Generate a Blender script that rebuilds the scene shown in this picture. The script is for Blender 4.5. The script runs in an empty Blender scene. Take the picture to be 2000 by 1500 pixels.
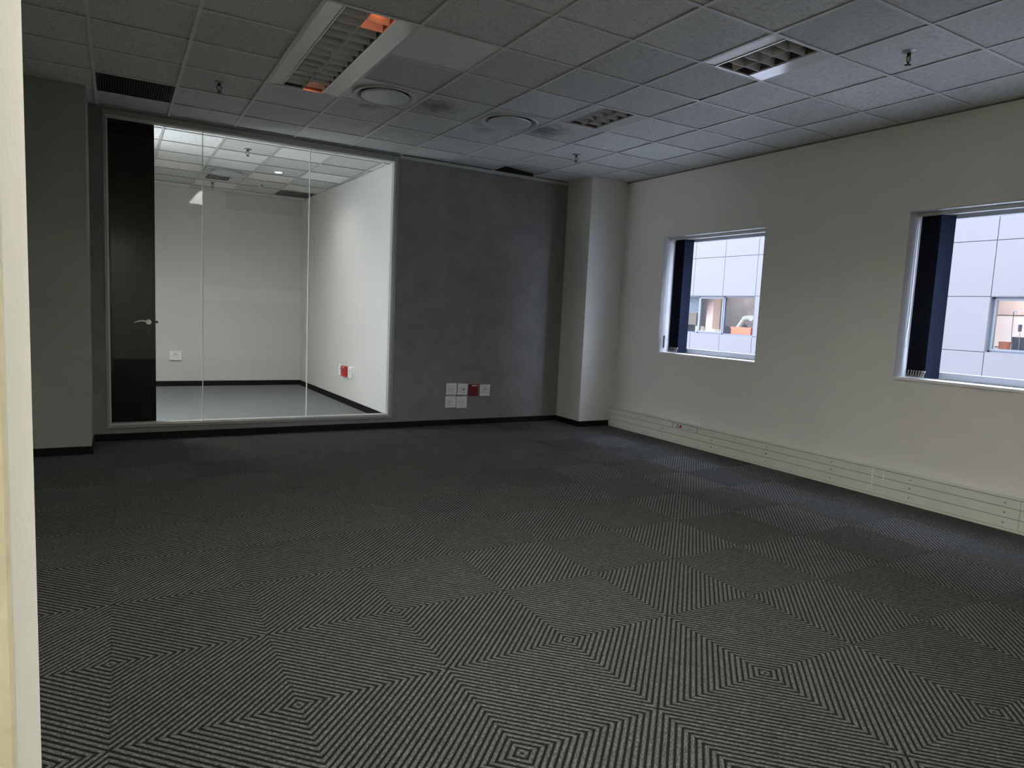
import bpy, bmesh, math, random
from mathutils import Matrix, Vector
random.seed(7)
S = bpy.context.scene
C = S.collection
PI = math.pi

# ------------------------------------------------------------------ camera, world, lights, exposure
HC = 1.4396
RGT = Vector((0.864483, -0.500514, 0.046435))
UPV = Vector((0.012077, 0.113032, 0.993518))
FWD = Vector((0.502518, 0.858318, -0.103759))
cam = bpy.data.cameras.new('camera')
co = bpy.data.objects.new('camera', cam)
C.objects.link(co)
m = Matrix.Identity(4)
for i in range(3):
    m[i][0] = RGT[i]; m[i][1] = UPV[i]; m[i][2] = -FWD[i]
m[2][3] = HC
co.matrix_world = m
cam.sensor_fit = 'HORIZONTAL'
cam.sensor_width = 36.0
cam.lens = 1326.79 / 2000.0 * 36.0
cam.clip_start = 0.05
cam.clip_end = 200
S.camera = co

S.view_settings.view_transform = 'Standard'
S.view_settings.look = 'None'
S.view_settings.gamma = 1.0
S.view_settings.use_curve_mapping = False
S.view_settings.exposure = 0.0
S.cycles.diffuse_bounces = 8
S.cycles.sample_clamp_indirect = 30.0
S.cycles.max_bounces = 14
S.cycles.transparent_max_bounces = 16

W = bpy.data.worlds.new('overcast_sky')
S.world = W
W.use_nodes = True
# standard overcast sky: the zenith is three times as bright as the horizon
_nt = W.node_tree; _bg = _nt.nodes['Background']
_tc = _nt.nodes.new('ShaderNodeTexCoord'); _sx = _nt.nodes.new('ShaderNodeSeparateXYZ'); _nt.links.new(_tc.outputs['Generated'], _sx.inputs[0])
_mx = _nt.nodes.new('ShaderNodeMath'); _mx.operation = 'MAXIMUM'; _mx.inputs[1].default_value = 0.0; _nt.links.new(_sx.outputs['Z'], _mx.inputs[0])
_ma = _nt.nodes.new('ShaderNodeMath'); _ma.operation = 'MULTIPLY_ADD'; _nt.links.new(_mx.outputs[0], _ma.inputs[0])
SKY = 36.0
_ma.inputs[1].default_value = SKY*2/3; _ma.inputs[2].default_value = SKY/3
_nt.links.new(_ma.outputs[0], _bg.inputs[1])
_bg.inputs[0].default_value = (0.70, 0.78, 1.0, 1)

def area(name, loc, rot, sx, sy, power, col, spread=180, portal=False):
    l = bpy.data.lights.new(name, 'AREA')
    l.shape = 'RECTANGLE'; l.size = sx; l.size_y = sy; l.energy = power; l.color = col
    l.spread = math.radians(spread)
    if portal: l.cycles.is_portal = True
    o = bpy.data.objects.new(name, l); C.objects.link(o)
    o.location = loc; o.rotation_euler = rot
    return o
# daylight portals just outside the two windows (they sample the sky, they add no light)
area('window_portal', (6.25, 5.62, 1.75), (0, PI/2, 0), 1.6, 1.7, 1, (1, 1, 1), portal=True)
area('window_portal', (6.25, 2.64, 1.75), (0, PI/2, 0), 1.6, 1.7, 1, (1, 1, 1), portal=True)
# daylight from the corridor window left of the small room, through its open doorway
area('corridor_daylight', (-2.4, 8.7, 1.1), (0, -PI/2-0.75, 0), 1.6, 1.4, 265, (0.86, 0.93, 1.0))
# unseen lamps: one added to light the mural office, one for the lit room
area('opposite_office_light', (15.6, 13.2, 2.9), (0, 0, 0), 1.6, 3.2, 110, (1.0, 0.97, 0.94))
area('opposite_office_light', (15.6, 5.2, 2.9), (0, 0, 0), 1.6, 3.2, 190, (1.0, 0.86, 0.78))

# ------------------------------------------------------------------ room dimensions
H = 3.194                     # ceiling height
XW = 5.79                     # window wall
XT = 5.703                    # face of the wall trunking
YB = 7.683                    # back wall
XC, YC = 5.222, 7.146         # right column
XL, YL = -0.205, 7.10         # left column
X0 = -1.0                     # left wall (hidden behind the doorway edge)
YF = -2.4                     # wall behind the camera
GX = [1.067 + 0.6*k for k in range(-3, 8)]      # main tees
GY = [4.175 + 0.6*k for k in range(-11, 6)]      # cross tees
YI = 12.27                    # back wall of the glazed room

# ------------------------------------------------------------------ materials
def srgb(r, g, b):
    f = lambda c: (c/255/12.92) if c/255 <= 0.04045 else ((c/255+0.055)/1.055)**2.4
    return (f(r), f(g), f(b), 1)
def mat(name, col, rough=0.6, metal=0.0, spec=0.5, emit=None, es=0.0):
    M = bpy.data.materials.new(name); M.use_nodes = True
    b = M.node_tree.nodes['Principled BSDF']
    b.inputs['Base Color'].default_value = (*col[:3], 1)
    b.inputs['Roughness'].default_value = rough
    b.inputs['Metallic'].default_value = metal
    b.inputs['Specular IOR Level'].default_value = spec
    if emit:
        b.inputs['Emission Color'].default_value = (*emit, 1)
        b.inputs['Emission Strength'].default_value = es
    return M
def N(M, t, **k):
    n = M.node_tree.nodes.new(t)
    for a, v in k.items():
        if a in n.inputs: n.inputs[a].default_value = v
        else: setattr(n, a, v)
    return n
def LK(M, a, b): M.node_tree.links.new(a, b)
def bsdf(M): return M.node_tree.nodes['Principled BSDF']
def math_n(M, op, a, b=None, c=None):
    n = M.node_tree.nodes.new('ShaderNodeMath'); n.operation = op
    for i, v in enumerate((a, b, c)):
        if v is None: continue
        if isinstance(v, (int, float)): n.inputs[i].default_value = v
        else: LK(M, v, n.inputs[i])
    return n.outputs[0]
def ramp(M, fac, stops):
    r = M.node_tree.nodes.new('ShaderNodeValToRGB')
    r.color_ramp.elements[0].position = stops[0][0]; r.color_ramp.elements[0].color = (*stops[0][1][:3], 1)
    r.color_ramp.elements[1].position = stops[-1][0]; r.color_ramp.elements[1].color = (*stops[-1][1][:3], 1)
    for p, c in stops[1:-1]:
        e = r.color_ramp.elements.new(p); e.color = (*c[:3], 1)
    LK(M, fac, r.inputs[0])
    return r.outputs[0]
def painted(name, c1, c2, scale, rough=0.75, bump=0.0, bscale=60, spec=0.3):
    """plaster or paint: slow mottling between two tones and a fine relief"""
    M = mat(name, c1, rough, spec=spec)
    g = N(M, 'ShaderNodeNewGeometry')
    n = N(M, 'ShaderNodeTexNoise', Scale=scale, Detail=5.0, Roughness=0.6)
    LK(M, g.outputs['Position'], n.inputs['Vector'])
    LK(M, ramp(M, n.outputs[0], [(0.35, c1), (0.65, c2)]), bsdf(M).inputs['Base Color'])
    if bump:
        n2 = N(M, 'ShaderNodeTexNoise', Scale=bscale, Detail=4.0)
        LK(M, g.outputs['Position'], n2.inputs['Vector'])
        b = N(M, 'ShaderNodeBump', Strength=bump, Distance=0.003)
        LK(M, n2.outputs[0], b.inputs['Height']); LK(M, b.outputs[0], bsdf(M).inputs['Normal'])
    return M

WHITE_W = painted('window_wall_paint', (0.70, 0.70, 0.68), (0.73, 0.73, 0.71), 1.3, bump=0.25, bscale=90)
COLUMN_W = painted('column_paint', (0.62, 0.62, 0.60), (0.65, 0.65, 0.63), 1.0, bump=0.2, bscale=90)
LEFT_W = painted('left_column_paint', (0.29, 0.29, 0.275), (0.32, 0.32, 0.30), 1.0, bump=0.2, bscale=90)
GREY_W = painted('charcoal_wall_finish', (0.180, 0.178, 0.173), (0.222, 0.217, 0.211), 5.0, rough=0.85, bump=0.25, bscale=120)
INNER_W = painted('small_room_paint', (0.66, 0.655, 0.64), (0.68, 0.675, 0.66), 1.2, bump=0.1, bscale=80)
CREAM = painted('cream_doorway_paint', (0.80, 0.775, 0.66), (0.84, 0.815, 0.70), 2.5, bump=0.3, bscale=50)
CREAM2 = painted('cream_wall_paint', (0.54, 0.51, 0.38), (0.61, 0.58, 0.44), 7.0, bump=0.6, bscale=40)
SKIRT = mat('black_skirting', (0.0045, 0.0045, 0.004), 0.7, spec=0.2)
ALU = mat('grey_frame_paint', (0.27, 0.28, 0.265), 0.42, metal=0.2)
ALU2 = mat('frame_bead', (0.50, 0.51, 0.49), 0.35, metal=0.2)
WINF = mat('window_frame_grey', (0.36, 0.38, 0.41), 0.45)
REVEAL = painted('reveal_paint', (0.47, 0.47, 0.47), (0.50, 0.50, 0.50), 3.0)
SILLM = mat('window_sill_white', (0.80, 0.80, 0.80), 0.4)
TEE = mat('ceiling_tee_white', (0.60, 0.61, 0.60), 0.5)
TRIMW = mat('perimeter_trim_white', (0.38, 0.39, 0.375), 0.5)
DARK = mat('dark_void', (0.006, 0.006, 0.006), 0.9)
SLAB = mat('slab_concrete', (0.05, 0.05, 0.05), 0.9)
DOORB = mat('black_door_lacquer', (0.003, 0.003, 0.0026), 0.5, spec=0.15)
STEEL = mat('brushed_steel', (0.62, 0.62, 0.60), 0.28, metal=1.0)
BRASS = mat('dark_sprinkler_metal', (0.055, 0.06, 0.03), 0.35, metal=0.9)
CHROME = mat('sprinkler_rosette_chrome', (0.30, 0.31, 0.30), 0.4, metal=0.5)
PLAST = mat('white_plastic', (0.66, 0.68, 0.64), 0.35)
PLAST2 = mat('white_plastic_inset', (0.42, 0.44, 0.41), 0.4)
WHITEP = mat('bright_white_plastic', (0.92, 0.93, 0.92), 0.35)
HOLE = mat('socket_hole', (0.008, 0.008, 0.008), 0.6)
REDP = mat('red_plastic', (0.150, 0.004, 0.004), 0.4)
REDS = mat('dark_red_switch', (0.10, 0.003, 0.003), 0.4)
REDI = mat('bright_red_plastic', (0.55, 0.03, 0.03), 0.35)
LABELP = mat('pale_pink_label', (0.62, 0.45, 0.45), 0.6)
TRUNK = painted('cream_green_trunking', (0.68, 0.70, 0.63), (0.72, 0.74, 0.665), 2.0, rough=0.45)
RIVET = mat('rivet_grey', (0.30, 0.31, 0.27), 0.5)
NAVY = mat('navy_blind_fabric', (0.0052, 0.0085, 0.021), 0.9, spec=0.15)
CHAIN = mat('white_bead_chain', (0.55, 0.54, 0.50), 0.5)
LIGHTM = mat('light_fitting_enamel', (0.60, 0.62, 0.60), 0.16)
HOUS = mat('fitting_inside_grey', (0.05, 0.052, 0.05), 0.5)
LIGHTF = mat('louvre_white_enamel', (0.62, 0.62, 0.61), 0.45)
LOUV = mat('louvre_aluminium', (0.50, 0.50, 0.50), 0.35, metal=0.1)
LOUVE = mat('louvre_bright_edge', (0.70, 0.70, 0.70), 0.3, metal=0.6)
TUBE = mat('unlit_fluorescent_tube', (0.45, 0.45, 0.45), 0.3)
GLOW = mat('glowing_tube_end', (0.9, 0.4, 0.2), 0.5, emit=(1.0, 0.20, 0.05), es=7.0)
GLOW2 = mat('faint_glowing_tube_end', (0.9, 0.6, 0.4), 0.5, emit=(1.0, 0.52, 0.22), es=0.55)
LIT = mat('lit_fluorescent_tube', (0.9, 0.9, 0.85), 0.5, emit=(1.0, 0.97, 0.80), es=22.0)
LED = mat('lit_led_disc', (0.9, 0.9, 0.9), 0.5, emit=(0.95, 0.98, 1.0), es=60.0)
DIFF = mat('air_diffuser_enamel', (0.52, 0.54, 0.53), 0.42)
DIFF2 = mat('air_diffuser_disc', (0.55, 0.58, 0.60), 0.42)
GRILLE = mat('brown_return_grille', (0.020, 0.018, 0.015), 0.7)
GRILLE2 = mat('grey_return_grille', (0.16, 0.16, 0.155), 0.7)
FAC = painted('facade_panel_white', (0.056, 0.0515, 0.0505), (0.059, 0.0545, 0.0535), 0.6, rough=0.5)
FACR = mat('facade_reveal_grey', (0.05, 0.05, 0.05), 0.6)
FACF = mat('facade_window_frame', (0.030, 0.036, 0.048), 0.4)
FACS = mat('facade_sash_grey', (0.05, 0.053, 0.056), 0.4)

def glass_mat(name, tint, refl=1.0, haze=0.0):
    """clear sheet: transmits straight through, mirrors by Fresnel on its outer faces"""
    M = bpy.data.materials.new(name); M.use_nodes = True
    nt = M.node_tree; nt.nodes.clear()
    out = nt.nodes.new('ShaderNodeOutputMaterial')
    tr = nt.nodes.new('ShaderNodeBsdfTransparent'); tr.inputs[0].default_value = (*tint, 1)
    gl = nt.nodes.new('ShaderNodeBsdfGlossy'); gl.inputs['Roughness'].default_value = 0.0
    fr = nt.nodes.new('ShaderNodeFresnel'); fr.inputs[0].default_value = 1.5
    ge = nt.nodes.new('ShaderNodeNewGeometry')
    inv = math_n(M, 'SUBTRACT', 1.0, ge.outputs['Backfacing'])
    fac = math_n(M, 'MULTIPLY', math_n(M, 'MULTIPLY', fr.outputs[0], inv), refl)
    mx = nt.nodes.new('ShaderNodeMixShader')
    LK(M, fac, mx.inputs[0]); LK(M, tr.outputs[0], mx.inputs[1]); LK(M, gl.outputs[0], mx.inputs[2])
    LK(M, mx.outputs[0], out.inputs[0])
    return M
GLASS = glass_mat('partition_glass', (0.985, 0.99, 0.985))
FGLASS = glass_mat('far_window_glass', (0.93, 0.94, 0.95), refl=0.25)
WGLASS = glass_mat('window_glass', (0.96, 0.97, 0.98))
SILIC = mat('clear_glass_joint', (0.90, 0.92, 0.90), 0.25)

# ceiling tile: fissured mineral board, each tile a slightly different tone, soot around the diffusers
def tile_mat(name, base, streak, lumpy=False):
    M = mat(name, base, 0.9, spec=0.15)
    tc = N(M, 'ShaderNodeTexCoord'); oi = N(M, 'ShaderNodeObjectInfo'); ge = N(M, 'ShaderNodeNewGeometry')
    off = N(M, 'ShaderNodeVectorMath', operation='MULTIPLY_ADD')
    comb = N(M, 'ShaderNodeCombineXYZ')
    for i in range(3): LK(M, oi.outputs['Random'], comb.inputs[i])
    LK(M, comb.outputs[0], off.inputs[0]); off.inputs[1].default_value = (37, 53, 11)
    LK(M, tc.outputs['Object'], off.inputs[2])
    mp = N(M, 'ShaderNodeMapping')
    mp.inputs['Scale'].default_value = (1, 1, 1) if lumpy else streak
    LK(M, off.outputs[0], mp.inputs['Vector'])
    n = N(M, 'ShaderNodeTexNoise', Scale=70.0 if lumpy else 42.0, Detail=3.0, Roughness=0.6)
    LK(M, mp.outputs[0], n.inputs['Vector'])
    shade = ramp(M, n.outputs[0], [(0.30, tuple(c*0.60 for c in base)), (0.47, tuple(c*0.96 for c in base)), (0.70, tuple(min(1, c*1.10) for c in base))])
    # per-tile tone
    t = math_n(M, 'MULTIPLY_ADD', oi.outputs['Random'], 0.20, 0.90)
    mul = N(M, 'ShaderNodeMix', data_type='RGBA', blend_type='MULTIPLY'); mul.inputs['Factor'].default_value = 1.0
    LK(M, shade, mul.inputs['A']); LK(M, t, mul.inputs['B'])
    col = mul.outputs['Result']
    if not lumpy:
        sn = N(M, 'ShaderNodeTexNoise', Scale=16.0, Detail=6.0, Roughness=0.72)
        LK(M, ge.outputs['Position'], sn.inputs['Vector'])
        for c in ((2.44, 5.70, H), (3.60, 5.74, H), (1.95, 6.06, H), (3.1, 6.06, H)):
            d = N(M, 'ShaderNodeVectorMath', operation='DISTANCE'); d.inputs[1].default_value = c
            LK(M, ge.outputs['Position'], d.inputs[0])
            f = math_n(M, 'SUBTRACT', 0.62 if c[1] < 6 else 0.42, math_n(M, 'MULTIPLY', d.outputs['Value'], 1.7))
            g = math_n(M, 'MULTIPLY', math_n(M, 'SUBTRACT', math_n(M, 'ADD', f, sn.outputs[0]), 0.66), 1.6)
            g = math_n(M, 'MINIMUM', math_n(M, 'MAXIMUM', g, 0.0), 0.62)
            mm = N(M, 'ShaderNodeMix', data_type='RGBA')
            LK(M, g, mm.inputs['Factor']); LK(M, col, mm.inputs['A']); mm.inputs['B'].default_value = (0.035, 0.033, 0.030, 1)
            col = mm.outputs['Result']
    LK(M, col, bsdf(M).inputs['Base Color'])
    b = N(M, 'ShaderNodeBump', Strength=0.85 if lumpy else 0.6, Distance=0.004)
    LK(M, n.outputs[0], b.inputs['Height']); LK(M, b.outputs[0], bsdf(M).inputs['Normal'])
    return M
TILE = tile_mat('fissured_ceiling_tile', (0.60, 0.61, 0.60), (3.2, 0.7, 1))
TILE2 = tile_mat('fissured_ceiling_tile_turned', (0.58, 0.59, 0.58), (0.8, 2.4, 1))
TILES = painted('smooth_ceiling_tile', (0.70, 0.71, 0.70), (0.72, 0.73, 0.72), 4.0, bump=0.15, bscale=150)
TILEI = tile_mat('lumpy_ceiling_tile', (0.80, 0.81, 0.79), (1, 1, 1), lumpy=True)
TILEJ = painted('flat_grey_ceiling_tile', (0.54, 0.56, 0.54), (0.57, 0.59, 0.57), 6.0)

# ribbed carpet: light marled rib, dark groove (the ribs themselves are geometry)
def carpet_mat():
    M = mat('ribbed_carpet_pile', (0.1, 0.1, 0.1), 0.95, spec=0.1)
    tc = N(M, 'ShaderNodeTexCoord'); oi = N(M, 'ShaderNodeObjectInfo')
    sp = N(M, 'ShaderNodeSeparateXYZ'); LK(M, tc.outputs['Object'], sp.inputs[0])
    hgt = math_n(M, 'MULTIPLY_ADD', sp.outputs['Z'], 1/0.0028, 0.0)
    m0 = N(M, 'ShaderNodeMapping'); m0.inputs['Rotation'].default_value = (0, 0, PI/4)
    LK(M, tc.outputs['Object'], m0.inputs[0])
    mp = N(M, 'ShaderNodeMapping'); mp.inputs['Scale'].default_value = (0.26, 1.0, 1); LK(M, m0.outputs[0], mp.inputs[0])
    n = N(M, 'ShaderNodeTexNoise', Scale=300.0, Detail=3.0, Roughness=0.75); LK(M, mp.outputs[0], n.inputs['Vector'])
    n2 = N(M, 'ShaderNodeTexNoise', Scale=9.0, Detail=3.0); LK(M, tc.outputs['Object'], n2.inputs['Vector'])
    marl = ramp(M, n.outputs[0], [(0.33, (0.021, 0.0215, 0.021)), (0.5, (0.062, 0.064, 0.062)), (0.67, (0.165, 0.167, 0.162))])
    mixg = N(M, 'ShaderNodeMix', data_type='RGBA')
    hf = math_n(M, 'MINIMUM', math_n(M, 'MAXIMUM', math_n(M, 'ADD', math_n(M, 'MULTIPLY_ADD', hgt, 1.5, -0.75), math_n(M, 'MULTIPLY', n.outputs[0], 0.5)), 0.0), 1.0)
    LK(M, hf, mixg.inputs['Factor']); mixg.inputs['A'].default_value = (0.0075, 0.0080, 0.0076, 1); LK(M, marl, mixg.inputs['B'])
    t = math_n(M, 'ADD', math_n(M, 'MULTIPLY_ADD', oi.outputs['Random'], 0.14, 0.80), math_n(M, 'MULTIPLY', n2.outputs[0], 0.25))
    mul = N(M, 'ShaderNodeMix', data_type='RGBA', blend_type='MULTIPLY'); mul.inputs['Factor'].default_value = 1.0
    LK(M, mixg.outputs['Result'], mul.inputs['A']); LK(M, t, mul.inputs['B'])
    LK(M, mul.outputs['Result'], bsdf(M).inputs['Base Color'])
    bsdf(M).inputs['Sheen Weight'].default_value = 0.17; bsdf(M).inputs['Sheen Roughness'].default_value = 0.35
    b = N(M, 'ShaderNodeBump', Strength=0.5, Distance=0.003)
    LK(M, n.outputs[0], b.inputs['Height']); LK(M, b.outputs[0], bsdf(M).inputs['Normal'])
    return M
CARPET = carpet_mat()
CARPI = painted('small_room_carpet', (0.10, 0.108, 0.118), (0.27, 0.285, 0.305), 60.0, rough=0.95, bump=0.5, bscale=200)

def mural_mat():
    M = mat('stone_mural', (0.4, 0.37, 0.34), 0.8)
    g = N(M, 'ShaderNodeNewGeometry')
    n = N(M, 'ShaderNodeTexNoise', Scale=7.0, Detail=8.0, Roughness=0.75, Distortion=1.2)
    LK(M, g.outputs['Position'], n.inputs['Vector'])
    LK(M, ramp(M, n.outputs[0], [(0.30, (0.05, 0.045, 0.045)), (0.44, (0.18, 0.15, 0.14)), (0.58, (0.28, 0.25, 0.235)), (0.72, (0.60, 0.58, 0.55))]), bsdf(M).inputs['Base Color'])
    return M
MURAL = mural_mat()

# ------------------------------------------------------------------ mesh helpers
class MB:
    def __init__(s): s.v = []; s.f = []; s.mi = []
    def quad(s, pts, mi=0):
        b = len(s.v); s.v += [tuple(p) for p in pts]; s.f.append(tuple(range(b, b+len(pts)))); s.mi.append(mi); return s
    def box(s, x0, x1, y0, y1, z0, z1, mi=0):
        x0, x1 = min(x0, x1), max(x0, x1); y0, y1 = min(y0, y1), max(y0, y1); z0, z1 = min(z0, z1), max(z0, z1)
        b = len(s.v)
        s.v += [(x0,y0,z0),(x1,y0,z0),(x1,y1,z0),(x0,y1,z0),(x0,y0,z1),(x1,y0,z1),(x1,y1,z1),(x0,y1,z1)]
        for q in ((0,3,2,1),(4,5,6,7),(0,1,5,4),(1,2,6,5),(2,3,7,6),(3,0,4,7)):
            s.f.append(tuple(b+i for i in q)); s.mi.append(mi)
        return s
    def prism(s, prof, axis, a0, a1):
        """extrude a 2-D outline along an axis; prof in the two other axes, in order"""
        n = len(prof); b = len(s.v)
        def P(p, a):
            return {'x': (a, p[0], p[1]), 'y': (p[0], a, p[1]), 'z': (p[0], p[1], a)}[axis]
        s.v += [P(p, a0) for p in prof] + [P(p, a1) for p in prof]
        for i in range(n):
            j = (i+1) % n
            s.f.append((b+i, b+j, b+n+j, b+n+i)); s.mi.append(0)
        s.f.append(tuple(b+i for i in range(n))[::-1]); s.mi.append(0)
        s.f.append(tuple(b+n+i for i in range(n))); s.mi.append(0)
        return s
    def cyl(s, c, r, h, axis='z', n=20, r2=None):
        """disc or drum from c along +axis by h"""
        r2 = r if r2 is None else r2; b = len(s.v)
        for k, (rr, hh) in enumerate(((r, 0), (r2, h))):
            for i in range(n):
                a = 2*PI*i/n; u, w = rr*math.cos(a), rr*math.sin(a)
                s.v.append({'z': (c[0]+u, c[1]+w, c[2]+hh), 'y': (c[0]+u, c[1]+hh, c[2]+w), 'x': (c[0]+hh, c[1]+u, c[2]+w)}[axis])
        for i in range(n):
            j = (i+1) % n; s.f.append((b+i, b+j, b+n+j, b+n+i)); s.mi.append(0)
        s.f.append(tuple(b+i for i in range(n))[::-1]); s.mi.append(0)
        s.f.append(tuple(b+n+i for i in range(n))); s.mi.append(0)
        return s
    def lathe(s, prof, c=(0, 0, 0), n=40):
        b = len(s.v); m_ = len(prof)
        for i in range(n):
            a = 2*PI*i/n
            for r, z in prof: s.v.append((c[0]+r*math.cos(a), c[1]+r*math.sin(a), c[2]+z))
        for i in range(n):
            j = (i+1) % n
            for k in range(m_-1):
                s.f.append((b+i*m_+k, b+j*m_+k, b+j*m_+k+1, b+i*m_+k+1)); s.mi.append(0)
        return s
    def tube(s, pts, rad, n=8):
        """round bar through a list of points; rad a number or a list"""
        pts = [Vector(p) for p in pts]; b = len(s.v); L = len(pts)
        for i, p in enumerate(pts):
            d = (pts[min(i+1, L-1)] - pts[max(i-1, 0)]).normalized()
            u = d.cross(Vector((0.13, 0.31, 0.94))).normalized(); w = d.cross(u)
            r = rad[i] if isinstance(rad, (list, tuple)) else rad
            for k in range(n):
                a = 2*PI*k/n; q = p + u*(r*math.cos(a)) + w*(r*math.sin(a)); s.v.append(tuple(q))
        for i in range(L-1):
            for k in range(n):
                j = (k+1) % n; s.f.append((b+i*n+k, b+i*n+j, b+(i+1)*n+j, b+(i+1)*n+k)); s.mi.append(0)
        s.f.append(tuple(b+k for k in range(n))[::-1]); s.mi.append(0)
        s.f.append(tuple(b+(L-1)*n+k for k in range(n))); s.mi.append(0)
        return s
    def ring(s, c, R_, r, n=14, k=6, ax='x', sy=1.0):
        pts = []
        for i in range(n+1):
            a = 2*PI*i/n
            if ax == 'x': pts.append((c[0], c[1]+R_*math.cos(a), c[2]+R_*sy*math.sin(a)))
            else: pts.append((c[0]+R_*math.cos(a), c[1], c[2]+R_*sy*math.sin(a)))
        return s.tube(pts, r, k)
    def build(s, name, M, parent=None, loc=None, smooth=False, bevel=0):
        me = bpy.data.meshes.new(name); me.from_pydata(s.v, [], s.f)
        for x in (M if isinstance(M, (list, tuple)) else [M]): me.materials.append(x)
        for p, i in zip(me.polygons, s.mi): p.material_index = i
        bm = bmesh.new(); bm.from_mesh(me); bmesh.ops.recalc_face_normals(bm, faces=bm.faces)
        if bevel: bmesh.ops.bevel(bm, geom=list(bm.edges), offset=bevel, segments=2, affect='EDGES', profile=0.6)
        bm.to_mesh(me); bm.free()
        if smooth:
            for p in me.polygons: p.use_smooth = True
            me.set_sharp_from_angle(angle=math.radians(35))
        me.update()
        o = bpy.data.objects.new(name, me); C.objects.link(o)
        if loc: o.location = loc
        if parent: o.parent = parent
        return o
def box(name, M, x0, x1, y0, y1, z0, z1, parent=None, bevel=0):
    return MB().box(x0, x1, y0, y1, z0, z1).build(name, M, parent, bevel=bevel)
def struct(o, label=None):
    o['kind'] = 'structure'
    if label: o['label'] = label
    return o
def empty(name, loc=(0, 0, 0), rz=0):
    o = bpy.data.objects.new(name, None); C.objects.link(o); o.location = loc; o.rotation_euler = (0, 0, rz)
    o.empty_display_size = 0.1
    return o
def tag(o, label, cat, group=None):
    o['label'] = label; o['category'] = cat
    if group: o['group'] = group
    return o
def inst(src, name, parent, loc, rz=0.0, rot=None):
    o = src.copy(); o.name = name; C.objects.link(o); o.parent = parent
    o.location = loc; o.rotation_euler = rot if rot else (0, 0, rz)
    return o

# ------------------------------------------------------------------ floor: slab + ribbed carpet tiles
T = 0.589; CX, CY = -0.0367, 2.3598; CR = -0.0031
floor = struct(box('floor', SLAB, X0-0.1, XW+0.25, YF-0.1, YB+0.12, -0.30, -0.012),
               'dark grey ribbed carpet tile floor of the empty office')
def rib_mesh():
    """one carpet tile: ribs along x+y = const, clipped to the square; top of rib z=0.0026"""
    n = 18; v = []; f = []
    per = 2*T/(2*n)
    prof = [(0.0, 0.0), (0.14, 0.0), (0.23, 0.0020), (0.34, 0.0028), (0.66, 0.0028), (0.77, 0.0020), (0.86, 0.0), (1.0, 0.0)]
    h = T/2 - 0.0006
    def zline(s):          # the two ends, inside the square, of the line x+y = s
        if s <= 0: return (-h, s+h), (s+h, -h)
        return (s-h, h), (h, s-h)
    marks = []
    for k in range(2*n):
        for u, z in prof[:-1]: marks.append((-T + (k+u)*per, z))
    marks.append((T, 0.0))
    marks = [(max(-2*h, min(2*h, s)), z) for s, z in marks]
    # a line through the square's corners keeps the diagonal exact
    prev = None
    for s, z in marks:
        (ax, ay), (bx, by) = zline(s)
        v.append((ax, ay, z)); v.append((bx, by, z))
        i = len(v)
        if prev is not None: f.append((i-4, i-3, i-1, i-2))
        prev = s
    me = bpy.data.meshes.new('carpet_tile'); me.from_pydata(v, [], f); me.materials.append(CARPET)
    bm = bmesh.new(); bm.from_mesh(me)
    bmesh.ops.remove_doubles(bm, verts=bm.verts, dist=1e-6)
    # skirt down to the slab
    be = [e for e in bm.edges if e.is_boundary]
    r = bmesh.ops.extrude_edge_only(bm, edges=be)
    for q in r['geom']:
        if isinstance(q, bmesh.types.BMVert): q.co.z = -0.006
    bmesh.ops.recalc_face_normals(bm, faces=bm.faces)
    if sum(p.normal.z for p in bm.faces if abs(p.normal.z) > 0.3) < 0: bmesh.ops.reverse_faces(bm, faces=bm.faces)
    bm.to_mesh(me); bm.free()
    return me
rib = rib_mesh()
def clipped(me, bounds):
    """copy of the tile mesh cut at the room's edge; bounds = list of (point, outward normal) in tile space"""
    m2 = me.copy(); bm = bmesh.new(); bm.from_mesh(m2)
    for p, n in bounds:
        bmesh.ops.bisect_plane(bm, geom=bm.verts[:]+bm.edges[:]+bm.faces[:], plane_co=p, plane_no=n, clear_outer=True)
    bm.to_mesh(m2); bm.free(); return m2
for i in range(-2, 11):
    for j in range(-6, 10):
        cx_, cy_ = CX + T*(i+.5), CY + T*(j+.5)
        if cx_-T/2 > XT or cy_-T/2 > YB or cx_ + T/2 < -0.95: continue
        rz = CR + (PI/2 if (i+j) % 2 == 0 else 0.0)
        q = (math.cos(CR)*(T*(i+.5)) - math.sin(CR)*(T*(j+.5)) + CX, math.sin(CR)*(T*(i+.5)) + math.cos(CR)*(T*(j+.5)) + CY)
        b = []
        inv = Matrix.Rotation(-rz, 3, 'Z')
        def wb(pt, no):
            b.append((inv @ (Vector(pt) - Vector((q[0], q[1], 0))), inv @ Vector(no)))
        if q[0]+T/2 > XT: wb((XT+0.002, 0, 0), (1, 0, 0))
        if q[1]+T/2 > YB: wb((0, YB-0.012, 0), (0, 1, 0))
        if q[0]-T/2 < X0: wb((X0, 0, 0), (-1, 0, 0))
        me = clipped(rib, b) if b else rib
        o = bpy.data.objects.new('carpet_tile', me); C.objects.link(o); o.parent = floor
        o.location = (q[0], q[1], -0.0026); o.rotation_euler = (0, 0, rz)

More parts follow.
